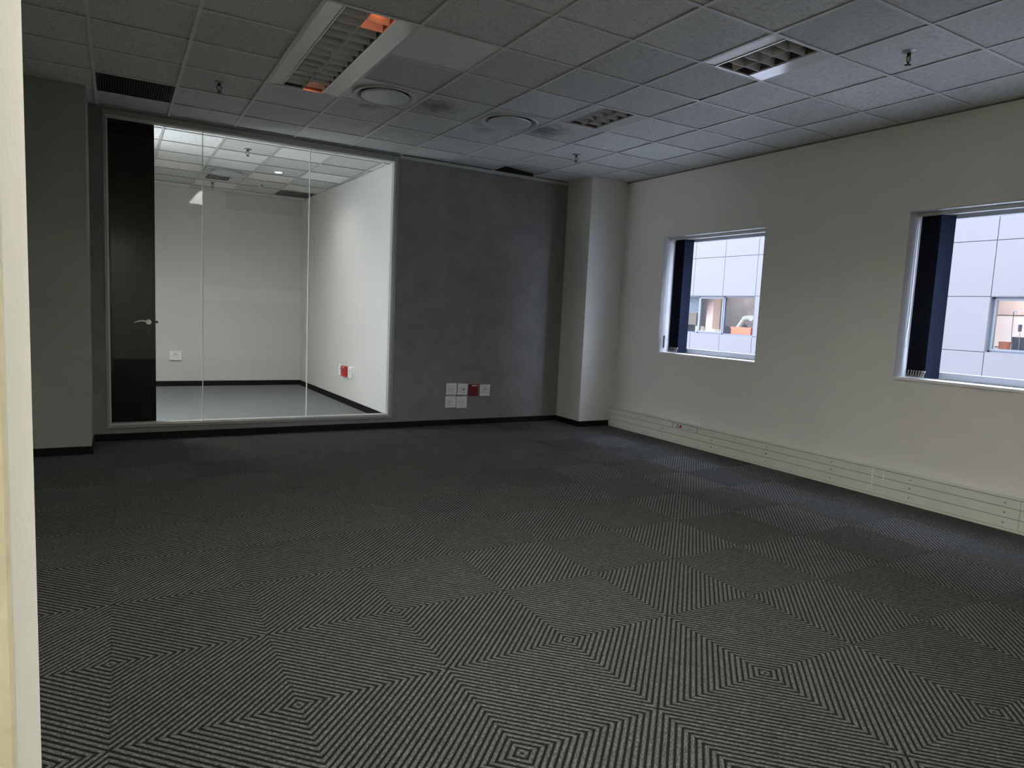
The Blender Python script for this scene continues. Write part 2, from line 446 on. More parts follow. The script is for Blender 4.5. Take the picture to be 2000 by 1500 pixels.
# ------------------------------------------------------------------ walls
wb_ = MB()
wb_.box(X0, -0.09, YB, YB+0.12, 0, H+0.25)
wb_.box(-0.09, 2.845, YB, YB+0.12, 0, 0.125)
wb_.box(-0.09, 2.845, YB, YB+0.12, 3.165, H+0.25)
wb_.box(2.845, XC+0.3, YB, YB+0.12, 0, H+0.25)
struct(wb_.build('wall_back', GREY_W), 'charcoal grey back wall around the glazed partition')
ww = MB()
WIN = [(4.87, 6.375), (1.885, 3.39)]; Z0, Z1 = 1.05, 2.444
DW = 0.32
ys = [YF-0.1, 1.885, 3.39, 4.87, 6.375, YB+0.12]
ww.box(XW, XW+DW, ys[0], ys[1], -0.3, H+0.25); ww.box(XW, XW+DW, ys[2], ys[3], -0.3, H+0.25); ww.box(XW, XW+DW, ys[4], ys[5], -0.3, H+0.25)
for a, b in WIN:
    ww.box(XW, XW+DW, a, b, -0.3, Z0-0.02); ww.box(XW, XW+DW, a, b, Z1, H+0.25)
struct(ww.build('wall_right', WHITE_W), 'off-white outer wall with two square window openings')
struct(MB().box(XC, XW, YC, YB, 0, H+0.2).build('wall_right_column', COLUMN_W, bevel=0.006), 'off-white boxed column in the far right corner')
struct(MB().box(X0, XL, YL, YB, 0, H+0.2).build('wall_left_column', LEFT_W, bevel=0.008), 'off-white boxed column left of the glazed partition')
struct(box('wall_left', CREAM2, X0-0.12, X0, YF-0.1, YB+0.12, -0.05, H+0.25))
struct(box('wall_rear', WHITE_W, X0-0.12, XW+0.25, YF-0.12, YF, -0.05, H+0.25))
# stub of wall with the cream doorway edge next to the camera
jamb = MB().box(X0, -0.0632, 0.55, 0.705, 0, H).build('wall_front', [CREAM, CREAM2], bevel=0.003)
struct(jamb, 'cream painted doorway edge close on the left')
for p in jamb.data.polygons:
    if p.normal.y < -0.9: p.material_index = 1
# skirtings
def skirt(name, x0, x1, y0, y1, label=None):
    return struct(MB().box(x0, x1, y0, y1, 0, 0.072).build(name, SKIRT, bevel=0.003), label)
skirt('baseboard_back', XL, XC, YB-0.014, YB)
skirt('baseboard_column_side', XC-0.014, XC, YC-0.014, YB-0.014)
skirt('baseboard_column_front', XC, XT+0.01, YC-0.014, YC)
skirt('baseboard_left_column', X0, XL+0.014, YL-0.014, YL)
skirt('baseboard_left_column_side', XL, XL+0.014, YL, YB-0.014)
# trim strip under the ceiling
struct(MB().box(2.85, XC, YB-0.012, YB, H-0.040, H-0.002).build('trim_back', TRIMW, bevel=0.002), 'pale trim strip between grey wall and ceiling')
struct(MB().box(XW-0.012, XW, 0.7, YC, H-0.014, H).build('trim_right', mat('dark_edge_trim', (0.16, 0.16, 0.15), 0.6)))  # thin dark grey trim where the window wall meets the ceiling

# ------------------------------------------------------------------ ceiling
ceil = struct(box('ceiling', DARK, X0-0.1, XW+0.25, YF-0.1, YB+0.12, H+0.24, H+0.34), 'suspended ceiling of square mineral tiles in a tee grid')
TH = 0.018
TZ = H + 0.008        # underside of the tiles; the tee flange hangs at H
tile_box = MB().box(-0.2935, 0.2935, -0.2935, 0.2935, 0, TH)
def tile_obj(name, M, x0, x1, y0, y1, z=TZ, rot=(0, 0, 0)):
    o = MB().box(-(x1-x0)/2+0.0065, (x1-x0)/2-0.0065, -(y1-y0)/2+0.0065, (y1-y0)/2-0.0065, 0, TH).build(name, M, ceil)
    o.location = ((x0+x1)/2, (y0+y1)/2, z); o.rotation_euler = rot
    return o
base_t = tile_box.build('ceiling_tile', TILE, ceil); base_t2 = tile_box.build('ceiling_tile', TILE2, ceil)
used_t = [False, False]
# cells taken by fittings, by lower-left corner index (column by x, row by y)
def cell(x, y): return (round((x-1.067)/0.6), round((y-4.175)/0.6))
skip = set()
for k in range(3): skip.add((0, k)); skip.add((0, k-5)); skip.add((-3, k-10))
skip |= {(4, -2), (4, 1), (1, 2), (3, 2), (-2, 4)}
openc = (5, 5)
xs = [X0] + GX[1:] + [XW]; 
cols = [(-3+k) for k in range(11)]
for c in cols:
    x0 = 1.067 + 0.6*c; x1 = x0+0.6
    for r in range(-11, 6):
        y0 = 4.175 + 0.6*r; y1 = y0+0.6
        if y0 < 0.56 and c > 7: pass
        if (c, r) in skip: continue
        a0, a1, b0, b1 = x0, min(x1, XW-0.002), y0, min(y1, YB-0.004)
        if c == 7 and r == 5: continue            # right column stands here
        if c == 7 and r == 4: b1 = min(b1, YC-0.002)
        if c < -2 or (c == -2 and False): 
            if r == 5: continue
            if r == 4: b1 = YL-0.002
        if a0 < X0: a0 = X0
        if (c, r) == openc: continue
        if abs(a1-a0-0.6) < 1e-3 and abs(b1-b0-0.6) < 1e-3:
            rn = random.random()
            z = TZ + random.uniform(-0.0012, 0.0012)
            rot = (random.uniform(-.0018, .0018), random.uniform(-.0018, .0018), random.choice((0, PI)))
            if (c, r) == (1, 0):
                tile_obj('ceiling_tile', TILES, a0, a1, b0, b1, TZ-0.002); continue
            k = 0 if rn < 0.72 else 1
            src = (base_t, base_t2)[k]
            if not used_t[k]:
                used_t[k] = True; o = src; o.location = ((a0+a1)/2, (b0+b1)/2, z); o.rotation_euler = rot
            else: inst(src, 'ceiling_tile', ceil, ((a0+a1)/2, (b0+b1)/2, z), rot=rot)
        else:
            tile_obj('ceiling_tile', TILE, a0, a1, b0, b1)
# the displaced tile against the back wall: it has dropped out of line and shows the void above
tile_obj('ceiling_tile', TILE, 4.067+0.010, 4.667+0.01, 7.175, YB-0.01, z=TZ+0.034, rot=(math.radians(4.6), math.radians(5.0), 0.0))
# tees
tee_prof = [(-0.012, 0), (0.012, 0), (0.012, 0.0025), (0.002, 0.0035), (0.002, 0.036), (-0.002, 0.036), (-0.002, 0.0035), (-0.012, 0.0025)]
for c in range(-2, 8):
    x = 1.067 + 0.6*c
    y1 = YB-0.002
    if x < XL: y1 = YL
    if x > XC: y1 = YC
    MB().prism([(x+p[0], H+p[1]) for p in tee_prof], 'y', YF, y1).build('main_tee', TEE, ceil)
ct = MB().prism([(p[0], p[1]+0.0004) for p in tee_prof], 'x', -0.2875, 0.2875).build('cross_tee', TEE, ceil)
first = True
nocross = {(0, 1), (0, 2), (0, -4), (0, -3), (-3, -9), (-3, -8)}
for c in cols:
    for r in range(-11, 6):
        if (c, r) in nocross: continue
        y = 4.175 + 0.6*r; x0 = 1.067+0.6*c
        if y < YF: continue
        if c == 7:
            if y > YC: continue
            MB().prism([(y+p[0], H+p[1]+0.0004) for p in tee_prof], 'x', x0+0.0125, XW-0.004).build('cross_tee', TEE, ceil); continue
        if c <= -3 and (y > YL or x0 < X0): continue
        if c == -2 and y > YL: pass
        if first: ct.location = (x0+0.3, y, H); first = False
        else: inst(ct, 'cross_tee', ceil, (x0+0.3, y, H))
tile_obj('ceiling_tile', TILE, -0.209, -0.125, YL-0.02, YB-0.002)
box('void_shade_board', DARK, XL, XC, YB-0.004, YB-0.001, H+0.003, H+0.24, ceil)  # added black board, darkens the void seen past the displaced tile
# thin wall angle along the partition
box('wall_angle', TEE, XL, 2.85, YB-0.022, YB-0.001, H-0.001, H+0.002, ceil)

# ------------------------------------------------------------------ ceiling light fittings (recessed, twin louvre)
def fitting(x0, y0, L, n, label, glow, group='recessed louvre light fittings', lit=False):
    t = empty('louvre_light', (x0, y0, H)); tag(t, label, 'ceiling light', group)
    a, b = 0.128, 0.442        # louvre band
    hd = 0.105; fh = 0.030 if lit else 0.094; tz = 0.070 if lit else 0.078
    h = MB()                   # open box of sheet steel above the louvre
    h.box(a-0.004, a-0.001, 0.012, L-0.012, 0.004, hd); h.box(b+0.001, b+0.004, 0.012, L-0.012, 0.004, hd)
    h.box(a-0.004, b+0.004, 0.008, 0.012, 0.004, hd); h.box(a-0.004, b+0.004, L-0.012, L-0.008, 0.004, hd)
    h.box(a-0.004, b+0.004, 0.008, L-0.008, hd, hd+0.003)
    h.build('housing', HOUS, t)
    # sloping side panels
    MB().prism([(0.013, 0.0), (a-0.006, 0.006), (a-0.006, 0.010), (0.013, 0.004)], 'y', 0.013, L-0.013).build('side_panel', LIGHTM, t)
    MB().prism([(b+0.006, 0.006), (0.587, 0.0), (0.587, 0.004), (b+0.006, 0.010)], 'y', 0.013, L-0.013).build('side_panel', LIGHTM, t)
    for x in (a-0.006, b): box('louvre_rail', LOUVE, x, x+0.006, 0.012, L-0.012, -0.001, 0.012, t)
    for y in (0.012, L-0.016): box('louvre_rail', LOUVE, a, b, y, y+0.004, 0.0, 0.012, t)
    p = L/n
    lm = LIGHTF if L > 1 else LOUV
    tw = 0.0016 if L > 1 else 0.009
    fin = MB().prism([(-0.0012, 0.0), (0.0012, 0.0), (tw, fh), (-tw, fh)], 'x', a+0.001, b-0.001)
    src = None
    for k in range(1, n):
        if src is None: src = fin.build('louvre_fin', lm, t, (0, p*k, 0))
        else: inst(src, 'louvre_fin', t, (0, p*k, 0))
    m_ = (a+b)/2
    MB().prism([(m_-0.0012, -0.0005), (m_+0.0012, -0.0005), (m_+tw, fh+0.001), (m_-tw, fh+0.001)], 'y', 0.016, L-0.016).build('louvre_spine', lm, t)
    for k, x in enumerate(((a+m_)/2, (m_+b)/2)):
        tb = MB().cyl((x, 0.03, tz), 0.013, L-0.06, 'y', 16).build('tube', LIT if lit else TUBE, t, smooth=True)
        for e, y in enumerate((0.03, L-0.03)):
            MB().box(x-0.014, x+0.014, y-0.012, y+0.012, tz-0.014, tz+0.018).build('tube_holder', PLAST, t)
            if (k, e) in glow:
                y2, gm, gl = glow[(k, e)]
                ya, yb = (y+0.012, y+gl) if e == 0 else (y-gl, y-0.012)
                MB().cyl((x, ya, tz), 0.0165, yb-ya, 'y', 16).build('tube_end', gm, t, smooth=True)
    return t
OR = GLOW
fitting(1.067, 4.175, 1.8, 14, 'long grey louvred ceiling light with orange glow at both ends', {(1, 0): (0, GLOW, 0.17), (1, 1): (0, GLOW, 0.12)})
fitting(3.467, 2.975, 0.6, 5, 'short louvred ceiling light with brightly reflecting side panel, nearest the windows', {(0, 1): (0, GLOW2, 0.06), (1, 1): (0, GLOW2, 0.06)})
fitting(3.467, 4.775, 0.6, 5, 'short louvred ceiling light beside the far round air diffuser', {(0, 1): (0, GLOW2, 0.07), (1, 1): (0, GLOW2, 0.08)})
fitting(1.067, 1.175, 1.8, 14, 'lit long louvred ceiling light mirrored in the glass partition', {}, lit=True)
area('lit_fitting_glow', (1.352, 2.075, H+0.036), (0, 0, 0), 0.27, 1.7, 148, (1.0, 0.98, 0.93), 180)
fitting(-0.733, -1.825, 1.8, 14, 'lit long louvred ceiling light behind the cream doorway edge', {}, lit=True)
area('lit_fitting_glow', (-0.448, -0.925, H+0.050), (0, 0, 0), 0.27, 1.7, 80, (1.0, 0.94, 0.82), 160)

# ------------------------------------------------------------------ round ceiling diffusers
def diffuser(x, y, z, label, s=1.0, plate=True, group='round air diffusers'):
    t = empty('air_diffuser', (x, y, z)); tag(t, label, 'air vent', group)
    if plate:
        pl = MB(); n = 40; R_ = 0.262
        # square plate with a round hole
        ring = [(R_*math.cos(2*PI*i/n), R_*math.sin(2*PI*i/n)) for i in range(n)]
        sq = []
        for i in range(n):
            cx, sy = math.cos(2*PI*i/n), math.sin(2*PI*i/n); mx = max(abs(cx), abs(sy)); sq.append((0.288*cx/mx, 0.288*sy/mx))
        for i in range(n):
            j = (i+1) % n
            pl.quad([(*ring[i], 0.003), (*ring[j], 0.003), (*sq[j], 0.003), (*sq[i], 0.003)])
        pl.build('plate', DIFF, t)
    MB().lathe([(0.262*s, 0.003), (0.268*s, -0.010), (0.262*s, -0.016), (0.236*s, -0.010), (0.196*s, 0.022), (0.190*s, 0.070)]).build('outer_cone', DIFF, t, smooth=True)
    MB().lathe([(0.0005, -0.022), (0.17*s, -0.022), (0.194*s, -0.020), (0.200*s, -0.014), (0.200*s, -0.006), (0.15*s, 0.012), (0.0005, 0.02)]).build('centre_disc', DIFF2, t, smooth=True)
    MB().cyl((0, 0, 0.012), 0.19*s, 0.05, 'z', 32).build('throat', DARK, t)
    return t
diffuser(1.967, 5.675, H+0.002, 'round air diffuser beside the long louvred light')
diffuser(3.167, 5.675, H+0.002, 'round air diffuser with soot marks, beside the short far light')

# ------------------------------------------------------------------ sprinklers
def sprinkler(x, y, z, label):
    t = empty('sprinkler_head', (x, y, z)); tag(t, label, 'sprinkler', 'ceiling sprinklers')
    MB().lathe([(0.0005, 0.0), (0.040, 0.0), (0.044, -0.003), (0.030, -0.008), (0.018, -0.012), (0.0005, -0.012)], n=24).build('rosette', CHROME, t, smooth=True)
    b = MB(); b.cyl((0, 0, -0.030), 0.011, 0.020, 'z', 12)
    b.tube([(0.012, 0, -0.022), (0.019, 0, -0.040), (0.016, 0, -0.060), (0.004, 0, -0.074)], 0.0032, 6)
    b.tube([(-0.012, 0, -0.022), (-0.019, 0, -0.040), (-0.016, 0, -0.060), (-0.004, 0, -0.074)], 0.0032, 6)
    b.cyl((0, 0, -0.078), 0.005, 0.010, 'z', 10); b.build('frame_arms', BRASS, t, smooth=True)
    MB().cyl((0, 0, -0.068), 0.0022, 0.040, 'z', 8).build('bulb', mat('sprinkler_bulb', (0.20, 0.20, 0.12), 0.1), t, smooth=True)
    d = MB(); d.cyl((0, 0, -0.083), 0.009, 0.003, 'z', 12)
    for k in range(8):
        a = 2*PI*k/8; ca, sa = math.cos(a), math.sin(a)
        d.tube([(0.007*ca, 0.007*sa, -0.0815), (0.019*ca, 0.019*sa, -0.0835)], 0.0024, 5)
    d.build('deflector', BRASS, t)
    return t
sprinkler(0.750, 6.235, TZ, 'ceiling sprinkler left of the long louvred light')
sprinkler(4.385, 6.325, TZ, 'ceiling sprinkler nearest the right corner column')
sprinkler(4.356, 2.668, TZ, 'ceiling sprinkler near the window wall, right of the bright louvred light')

# dark return air grille
def grille(x0, x1, y0, y1, z, M, label, n):
    t = empty('return_air_grille', (x0, y0, z)); tag(t, label, 'air vent', 'return air grilles')
    w, d = x1-x0, y1-y0
    f = MB(); f.box(0, w, 0, 0.02, 0, 0.012); f.box(0, w, d-0.02, d, 0, 0.012); f.box(0, 0.02, 0.02, d-0.02, 0, 0.012); f.box(w-0.02, w, 0.02, d-0.02, 0, 0.012)
    f.build('frame', M, t); box('backing', DARK, 0.01, w-0.01, 0.01, d-0.01, 0.026, 0.030, t)
    s = MB()
    for k in range(n):
        x = 0.02 + (w-0.04)*(k+.5)/n; s.box(x-0.004, x+0.004, 0.02, d-0.02, 0.002, 0.012)
    for k in range(n):
        y = 0.02 + (d-0.04)*(k+.5)/n; s.box(0.02, w-0.02, y-0.0025, y+0.0025, 0.006, 0.014)
    o = s.build('grid_mesh', M, t); o['kind'] = 'stuff'
    return t
grille(-0.133+0.014, 0.467-0.014, 6.575+0.014, 7.175-0.014, H+0.003, GRILLE, 'dark brown ceiling grille above the black door', 28)

# ------------------------------------------------------------------ glazed partition
P_ = empty('glass_partition', (0, YB, 0)); tag(P_, 'full height three pane glass partition in grey metal frame', 'glass partition')
FX0, FX1, FZ0, FZ1 = -0.09, 2.845, 0.122, 3.172
ix0, ix1, iz0, iz1 = -0.052, 2.800, 0.168, 3.112
def rail(name, x0, x1, z0, z1): MB().box(x0, x1, -0.012, 0.13, z0, z1).build(name, ALU, P_, bevel=0.003)
rail('bottom_rail', FX0, FX1, FZ0, iz0-0.012); rail('top_rail', FX0, FX1, iz1+0.014, FZ1)
rail('stile', FX0, ix0-0.012, iz0-0.012, iz1+0.014); rail('stile', ix1+0.010, FX1, iz0-0.012, iz1+0.014)
def bead(x0, x1, z0, z1, y0=0.008, y1=0.10): box('glazing_bead', ALU2, x0, x1, y0, y1, z0, z1, P_)
bead(ix0-0.012, ix1+0.010, iz0-0.012, iz0); bead(ix0-0.012, ix1+0.010, iz1, iz1+0.014)
bead(ix0-0.012, ix0, iz0, iz1); bead(ix1, ix1+0.010, iz0, iz1)
jx = [ix0, 0.776, 1.848, ix1]
for k in range(3):
    a, b = jx[k]+0.003, jx[k+1]-0.003
    w = b-a
    o = MB().box(0, w, 0, 0.010, iz0, iz1).build('glass_pane', GLASS, P_)
    o.location = (a, 0.045, 0)
    o.rotation_euler = (0, 0, (0, math.radians(1.3), math.radians(-1.2))[k])
    if k == 2: o.location.y = 0.069
for k in (1, 2):
    x = jx[k]
    MB().box(x-0.0035, x+0.0035, 0.040, 0.062, iz0, iz1).build('glass_joint', SILIC, P_)

# ------------------------------------------------------------------ the small room behind the glass
def wxr(y): return 2.975 - (y-7.75)*0.0365      # right wall, slightly out of square
wi = MB()
wi.v = [(wxr(YB+.1), YB+.1, 0), (3.3, YB+.1, 0), (3.3, YI+.15, 0), (wxr(YI+.15), YI+.15, 0), (wxr(YB+.1), YB+.1, H+.25), (3.3, YB+.1, H+.25), (3.3, YI+.15, H+.25), (wxr(YI+.15), YI+.15, H+.25)]
for q in ((0,3,2,1),(4,5,6,7),(0,1,5,4),(1,2,6,5),(2,3,7,6),(3,0,4,7)): wi.f.append(q); wi.mi.append(0)
struct(wi.build('wall_inner_right', INNER_W), 'pale right wall of the small room behind glass')
struct(box('wall_inner_back', INNER_W, -1.3, 3.0, YI, YI+0.12, 0, H+0.25), 'pale far wall of the small room behind glass')
wl = MB(); XI = -0.62
wl.box(XI-0.12, XI, YB+0.12, 7.98, 0, H+.25); wl.box(XI-0.12, XI, 8.95, YI, 0, H+.25); wl.box(XI-0.12, XI, 7.98, 8.95, 3.15, H+.25)
struct(wl.build('wall_inner_left', INNER_W))
# corridor beyond the doorway
struct(box('wall_corridor', INNER_W, -2.6, -2.5, YB, YI, -0.05, H+0.25))
struct(box('wall_corridor_end', INNER_W, -2.5, XI-0.12, YB, YB+0.1, 0, H+0.25))
struct(box('wall_corridor_far', INNER_W, -2.5, -1.3, YI, YI+0.1, 0, H+0.25))
struct(box('floor_inner', CARPI, -2.5, 3.3, YB+0.12, YI+0.1, -0.1, 0.0), 'blue-grey carpet of the small room behind glass')
ci = struct(box('ceiling_inner', DARK, -2.5, 3.3, YB+0.12, YI+0.12, H+0.24, H+0.34), 'tiled ceiling of the small room behind glass')
GXI = [1.050 + 0.6*k for k in range(-3, 4)]; PY = 0.612
GYI = [8.270 + PY*k for k in range(-1, 7)]
flat = {(0, 0), (1, 1), (2, 0), (2, 1), (1, 2), (0, 4), (-1, 4), (1, 5), (-1, 5), (2, 3), (1, 4), (3, 1), (3, 4)}
for c in range(-3, 4):
    for r in range(-1, 7):
        x0, y0 = 1.050+0.6*c, 8.270+PY*r; x1, y1 = x0+0.6, y0+PY
        y0 = max(y0, YB+0.125); y1 = min(y1, YI-0.002)
        if c == 3: x1 = wxr((y0+y1)/2) - 0.012
        if x1-x0 < 0.05 or y1-y0 < 0.05: continue
        if x0 < XI: x0 = XI+0.002
        if (c, r) in ((2, 5), (0, 3)): continue           # grey return grille
        M_ = TILEJ if (c, r) in flat else TILEI
        o = MB().box(-(x1-x0)/2+.007, (x1-x0)/2-.007, -(y1-y0)/2+.007, (y1-y0)/2-.007, 0, TH).build('ceiling_tile', M_, ci)
        o.location = ((x0+x1)/2, (y0+y1)/2, TZ + random.uniform(-0.001, 0.001))
TEEI = mat('small_room_tee', (0.50, 0.51, 0.49), 0.35)
for x in GXI:
    if x < XI: continue
    if x > 2.7: pass
    MB().prism([(x+p[0], H+p[1]) for p in tee_prof], 'y', YB+0.13, YI).build('main_tee', TEEI, ci)
for r in range(0, 7):
    y = 8.270+PY*r
    for c in range(-2, 4):
        x0 = 1.050+0.6*c; x1 = min(x0+0.6, wxr(y)-0.002)
        if x1-x0 < 0.04: continue
        MB().prism([(y+p[0]*0.8, H+0.0004+p[1]) for p in tee_prof], 'x', x0+0.0125, x1-0.0125 if c < 3 else x1).build('cross_tee', TEEI, ci)
tr = MB()
tr.v = [(wxr(YB+.13)-0.016, YB+.13, H-0.012), (wxr(YI)-0.016, YI, H-0.012), (wxr(YI), YI, H-0.012), (wxr(YB+.13), YB+.13, H-0.012),
        (wxr(YB+.13)-0.016, YB+.13, H), (wxr(YI)-0.016, YI, H), (wxr(YI), YI, H), (wxr(YB+.13), YB+.13, H)]
for q in ((0,1,2,3),(4,5,6,7),(0,1,5,4),(1,2,6,5),(2,3,7,6),(3,0,4,7)): tr.f.append(q); tr.mi.append(0)
struct(tr.build('trim_inner_right', mat('white_angle_trim', (0.75, 0.75, 0.73), 0.5)))
# skirting in the small room
struct(box('baseboard_inner_back', SKIRT, XI, 2.82, YI-0.014, YI, 0, 0.085))
sk = MB(); 
sk.v = [(wxr(YB+.12)-0.015, YB+.12, 0), (wxr(YI)-0.015, YI-.014, 0), (wxr(YI), YI-.014, 0), (wxr(YB+.12), YB+.12, 0),
        (wxr(YB+.12)-0.015, YB+.12, .085), (wxr(YI)-0.015, YI-.014, .085), (wxr(YI), YI-.014, .085), (wxr(YB+.12), YB+.12, .085)]
for q in ((0,3,2,1),(4,5,6,7),(0,1,5,4),(1,2,6,5),(2,3,7,6),(3,0,4,7)): sk.f.append(q); sk.mi.append(0)
struct(sk.build('baseboard_inner_right', SKIRT))
# shallow boxing and patches on the far wall
PATCH = painted('small_room_paint_patch', (0.70, 0.695, 0.68), (0.72, 0.715, 0.70), 1.2)
PATCHD = painted('small_room_boxing', (0.60, 0.595, 0.58), (0.62, 0.615, 0.60), 1.2)
struct(box('trim_inner_boxing', PATCHD, 1.56, 2.83, YI-0.012, YI, 2.93, 3.185), 'shallow boxed strip high on the small room far wall')
struct(box('trim_inner_cover', PATCH, 1.54, 1.575, YI-0.022, YI, 2.93, 3.185))
struct(box('trim_inner_band', PATCH, 1.20, 2.80, YI-0.004, YI, 1.424, 1.645))
struct(box('trim_inner_joint', PATCH, 1.52, 1.545, YI-0.012, YI, 1.424, 1.651))
struct(box('trim_inner_joint', PATCH, 2.80, 2.83, YI-0.010, YI, 1.424, 1.63))

# black door leaf standing open behind the glass
D = empty('black_door', (-0.60, YB+0.19, 0)); tag(D, 'tall black door standing open behind the left glass pane', 'door')
MB().box(0, 0.948, 0, 0.042, 0.008, 3.143).build('leaf', DOORB, D, bevel=0.002)
hx = 0.885
rs = MB().cyl((hx, -0.010, 1.178), 0.026, 0.010, 'y', 28).build('rose', STEEL, D, smooth=True)
lv = MB().tube([(hx, -0.008, 1.178), (hx, -0.040, 1.180), (hx-0.012, -0.050, 1.184), (hx-0.055, -0.052, 1.190), (hx-0.095, -0.051, 1.184), (hx-0.132, -0.048, 1.168)], [0.009, 0.009, 0.010, 0.009, 0.008, 0.006], 10)
lv.build('lever_handle', STEEL, D, smooth=True)
box('latch', HOLE, 0.948, 0.972, 0.012, 0.030, 1.166, 1.190, D)
MB().cyl((hx, -0.006, 1.06), 0.011, 0.006, 'y', 16).build('key_escutcheon', HOLE, D)

# small-room ceiling things
diffuser(1.36, 10.42, H+0.002, 'round air diffuser inside the small glazed room', 1.0)
grille(1.150, 1.455, 10.72, 11.13, H+0.001, GRILLE2, 'small grey ceiling grille beside the inner diffuser', 12)
grille(2.250, 2.800, 11.345, 11.93, H+0.003, GRILLE2, 'grey ceiling grille in the small room far corner', 20)
sprinkler(1.353, 8.665, TZ, 'sprinkler nearest the glass inside the small room')
sprinkler(1.289, 11.48, TZ, 'sprinkler by the far wall inside the small room')
sm = empty('smoke_detector', (1.909, 11.05, TZ)); tag(sm, 'white round smoke detector on the small room ceiling', 'smoke detector')
MB().lathe([(0.0005, 0), (0.055, 0), (0.055, -0.018), (0.0005, -0.018)], n=28).build('base', PLAST, sm, smooth=True)
MB().lathe([(0.046, -0.017), (0.044, -0.030), (0.034, -0.042), (0.0005, -0.044)], n=28).build('chamber', PLAST, sm, smooth=True)
box('vent_slot', HOLE, -0.012, 0.026, -0.047, -0.040, -0.034, -0.022, sm)
dl = empty('downlight', (1.936, 9.865, TZ)); tag(dl, 'small bright round downlight in the small room ceiling', 'ceiling light')
MB().lathe([(0.060, 0.0), (0.060, -0.006), (0.046, -0.008), (0.044, 0.0)], n=32).build('bezel', PLAST, dl, smooth=True)
MB().cyl((0, 0, -0.004), 0.044, 0.003, 'z', 32).build('lens', LED, dl)
sp = bpy.data.lights.new('downlight_beam', 'SPOT'); sp.energy = 60; sp.color = (1.0, 0.985, 0.90); sp.spot_size = math.radians(165); sp.spot_blend = 1.0; sp.shadow_soft_size = 0.045
so = bpy.data.objects.new('downlight_beam', sp); C.objects.link(so); so.location = (1.936, 9.865, TZ-0.012)

dl_fill = empty('downlight', (-0.18, 8.95, TZ)); tag(dl_fill, 'added unseen downlight that brightens the small room', 'ceiling light')  # unseen downlight, added to brighten and even out the small room
MB().lathe([(0.060, 0.0), (0.060, -0.006), (0.046, -0.008), (0.044, 0.0)], n=32).build('bezel', PLAST, dl_fill, smooth=True)
MB().cyl((0, 0, -0.004), 0.044, 0.003, 'z', 32).build('lens', LED, dl_fill)
sp_fill = sp.copy(); sp_fill.energy = 520; sp_fill.shadow_soft_size = 0.30
so_fill = bpy.data.objects.new('downlight_beam', sp_fill); C.objects.link(so_fill); so_fill.location = (-0.18, 8.95, TZ-0.012)

# ------------------------------------------------------------------ wall sockets
# each is built facing -Y at the origin, then turned
def plate(t, w, h, M=PLAST, th=0.009): return MB().box(-w/2, w/2, -th, 0, -h/2, h/2).build('plate', M, t, bevel=0.0022)
def data_socket(loc, w, h, label, tilt=0.0, black=False, rz=0.0):
    t = empty('data_socket', loc); t.rotation_euler = (0, tilt, rz); tag(t, label, 'wall socket', 'data sockets on the grey wall')
    plate(t, w, h)
    b = MB(); b.box(-0.034, 0.030, -0.0125, -0.009, -0.033, 0.033); b.build('module', PLAST, t)
    s = MB(); s.box(-0.037, -0.032, -0.0128, -0.009, -0.036, 0.033); s.box(-0.037, 0.030, -0.0128, -0.009, -0.037, -0.031); s.build('module_shadow_strip', PLAST2, t)  # darker strips left of and below the module paint in its shadow
    for k, x in enumerate((-0.014, 0.015)):
        q = MB(); q.box(x-0.010, x+0.011, -0.0132, -0.0122, -0.008, 0.006); q.box(x-0.001, x+0.006, -0.0132, -0.0122, -0.017, -0.008)
        q.build('port', HOLE if (black and k == 1) else PLAST2, t)
        box('port_label', PLAST2, x-0.007, x+0.009, -0.0132, -0.0123, 0.016, 0.021, t)
    for z in (h/2-0.024, -h/2+0.024): MB().cyl((0, -0.0105, z), 0.0035, 0.002, 'y', 10).build('screw', RIVET, t)
    return t
def power_socket(loc, w, h, label, M=PLAST, red=False, rz=0.0, th=0.009, single=False, group='power sockets'):
    t = empty('power_socket', loc); t.rotation_euler = (0, 0, rz); tag(t, label, 'wall socket', group)
    plate(t, w, h, WHITEP if (M is PLAST and group.startswith('sockets on') or th == 0.03) else M, th)
    hm = mat('red_socket_hole', (0.05, 0.001, 0.001), 0.6) if red else HOLE
    for sx in ((-0.031, 0.031) if not single else (0,)):
        for dx, dz in ((0, 0.004), (-0.0155, -0.026), (0.0155, -0.026)):
            q = MB(); q.cyl((sx+dx*0.9, -th-0.0008, dz), 0.0056 if dz > 0 else 0.0046, 0.002, 'y', 12).build('pin_hole', hm, t)
    for x in (-0.012, 0.010):
        MB().box(x-0.008, x+0.008, -th-0.004, -th+0.001, 0.012, 0.032).build('switch', REDS if red else PLAST2, t, bevel=0.001)
    if red: box('label_strip', LABELP, -0.022, 0.052, -th-0.0012, -th+0.001, h/2-0.026, h/2-0.010, t)
    else: box('label_strip', PLAST2, -0.022, 0.020, -th-0.0006, -th+0.001, h/2-0.016, h/2-0.013, t)
    return t
data_socket((3.619, YB, 0.459), 0.143, 0.146, 'white data socket, top left of the six on grey wall')
data_socket((3.775, YB, 0.454), 0.139, 0.143, 'slightly tilted white data socket with a black port, beside the red socket', tilt=0.055, black=True)
power_socket((3.928, YB, 0.4415), 0.140, 0.148, 'dark red double power socket with pale label on grey wall', REDP, True)
power_socket((4.096, YB, 0.436), 0.145, 0.149, 'white double power socket right of the red one on grey wall')
data_socket((3.6125, YB, 0.297), 0.146, 0.146, 'white data socket, bottom left of the group of six')
data_socket((3.767, YB, 0.2885), 0.145, 0.148, 'white data socket directly below the one with the black port')
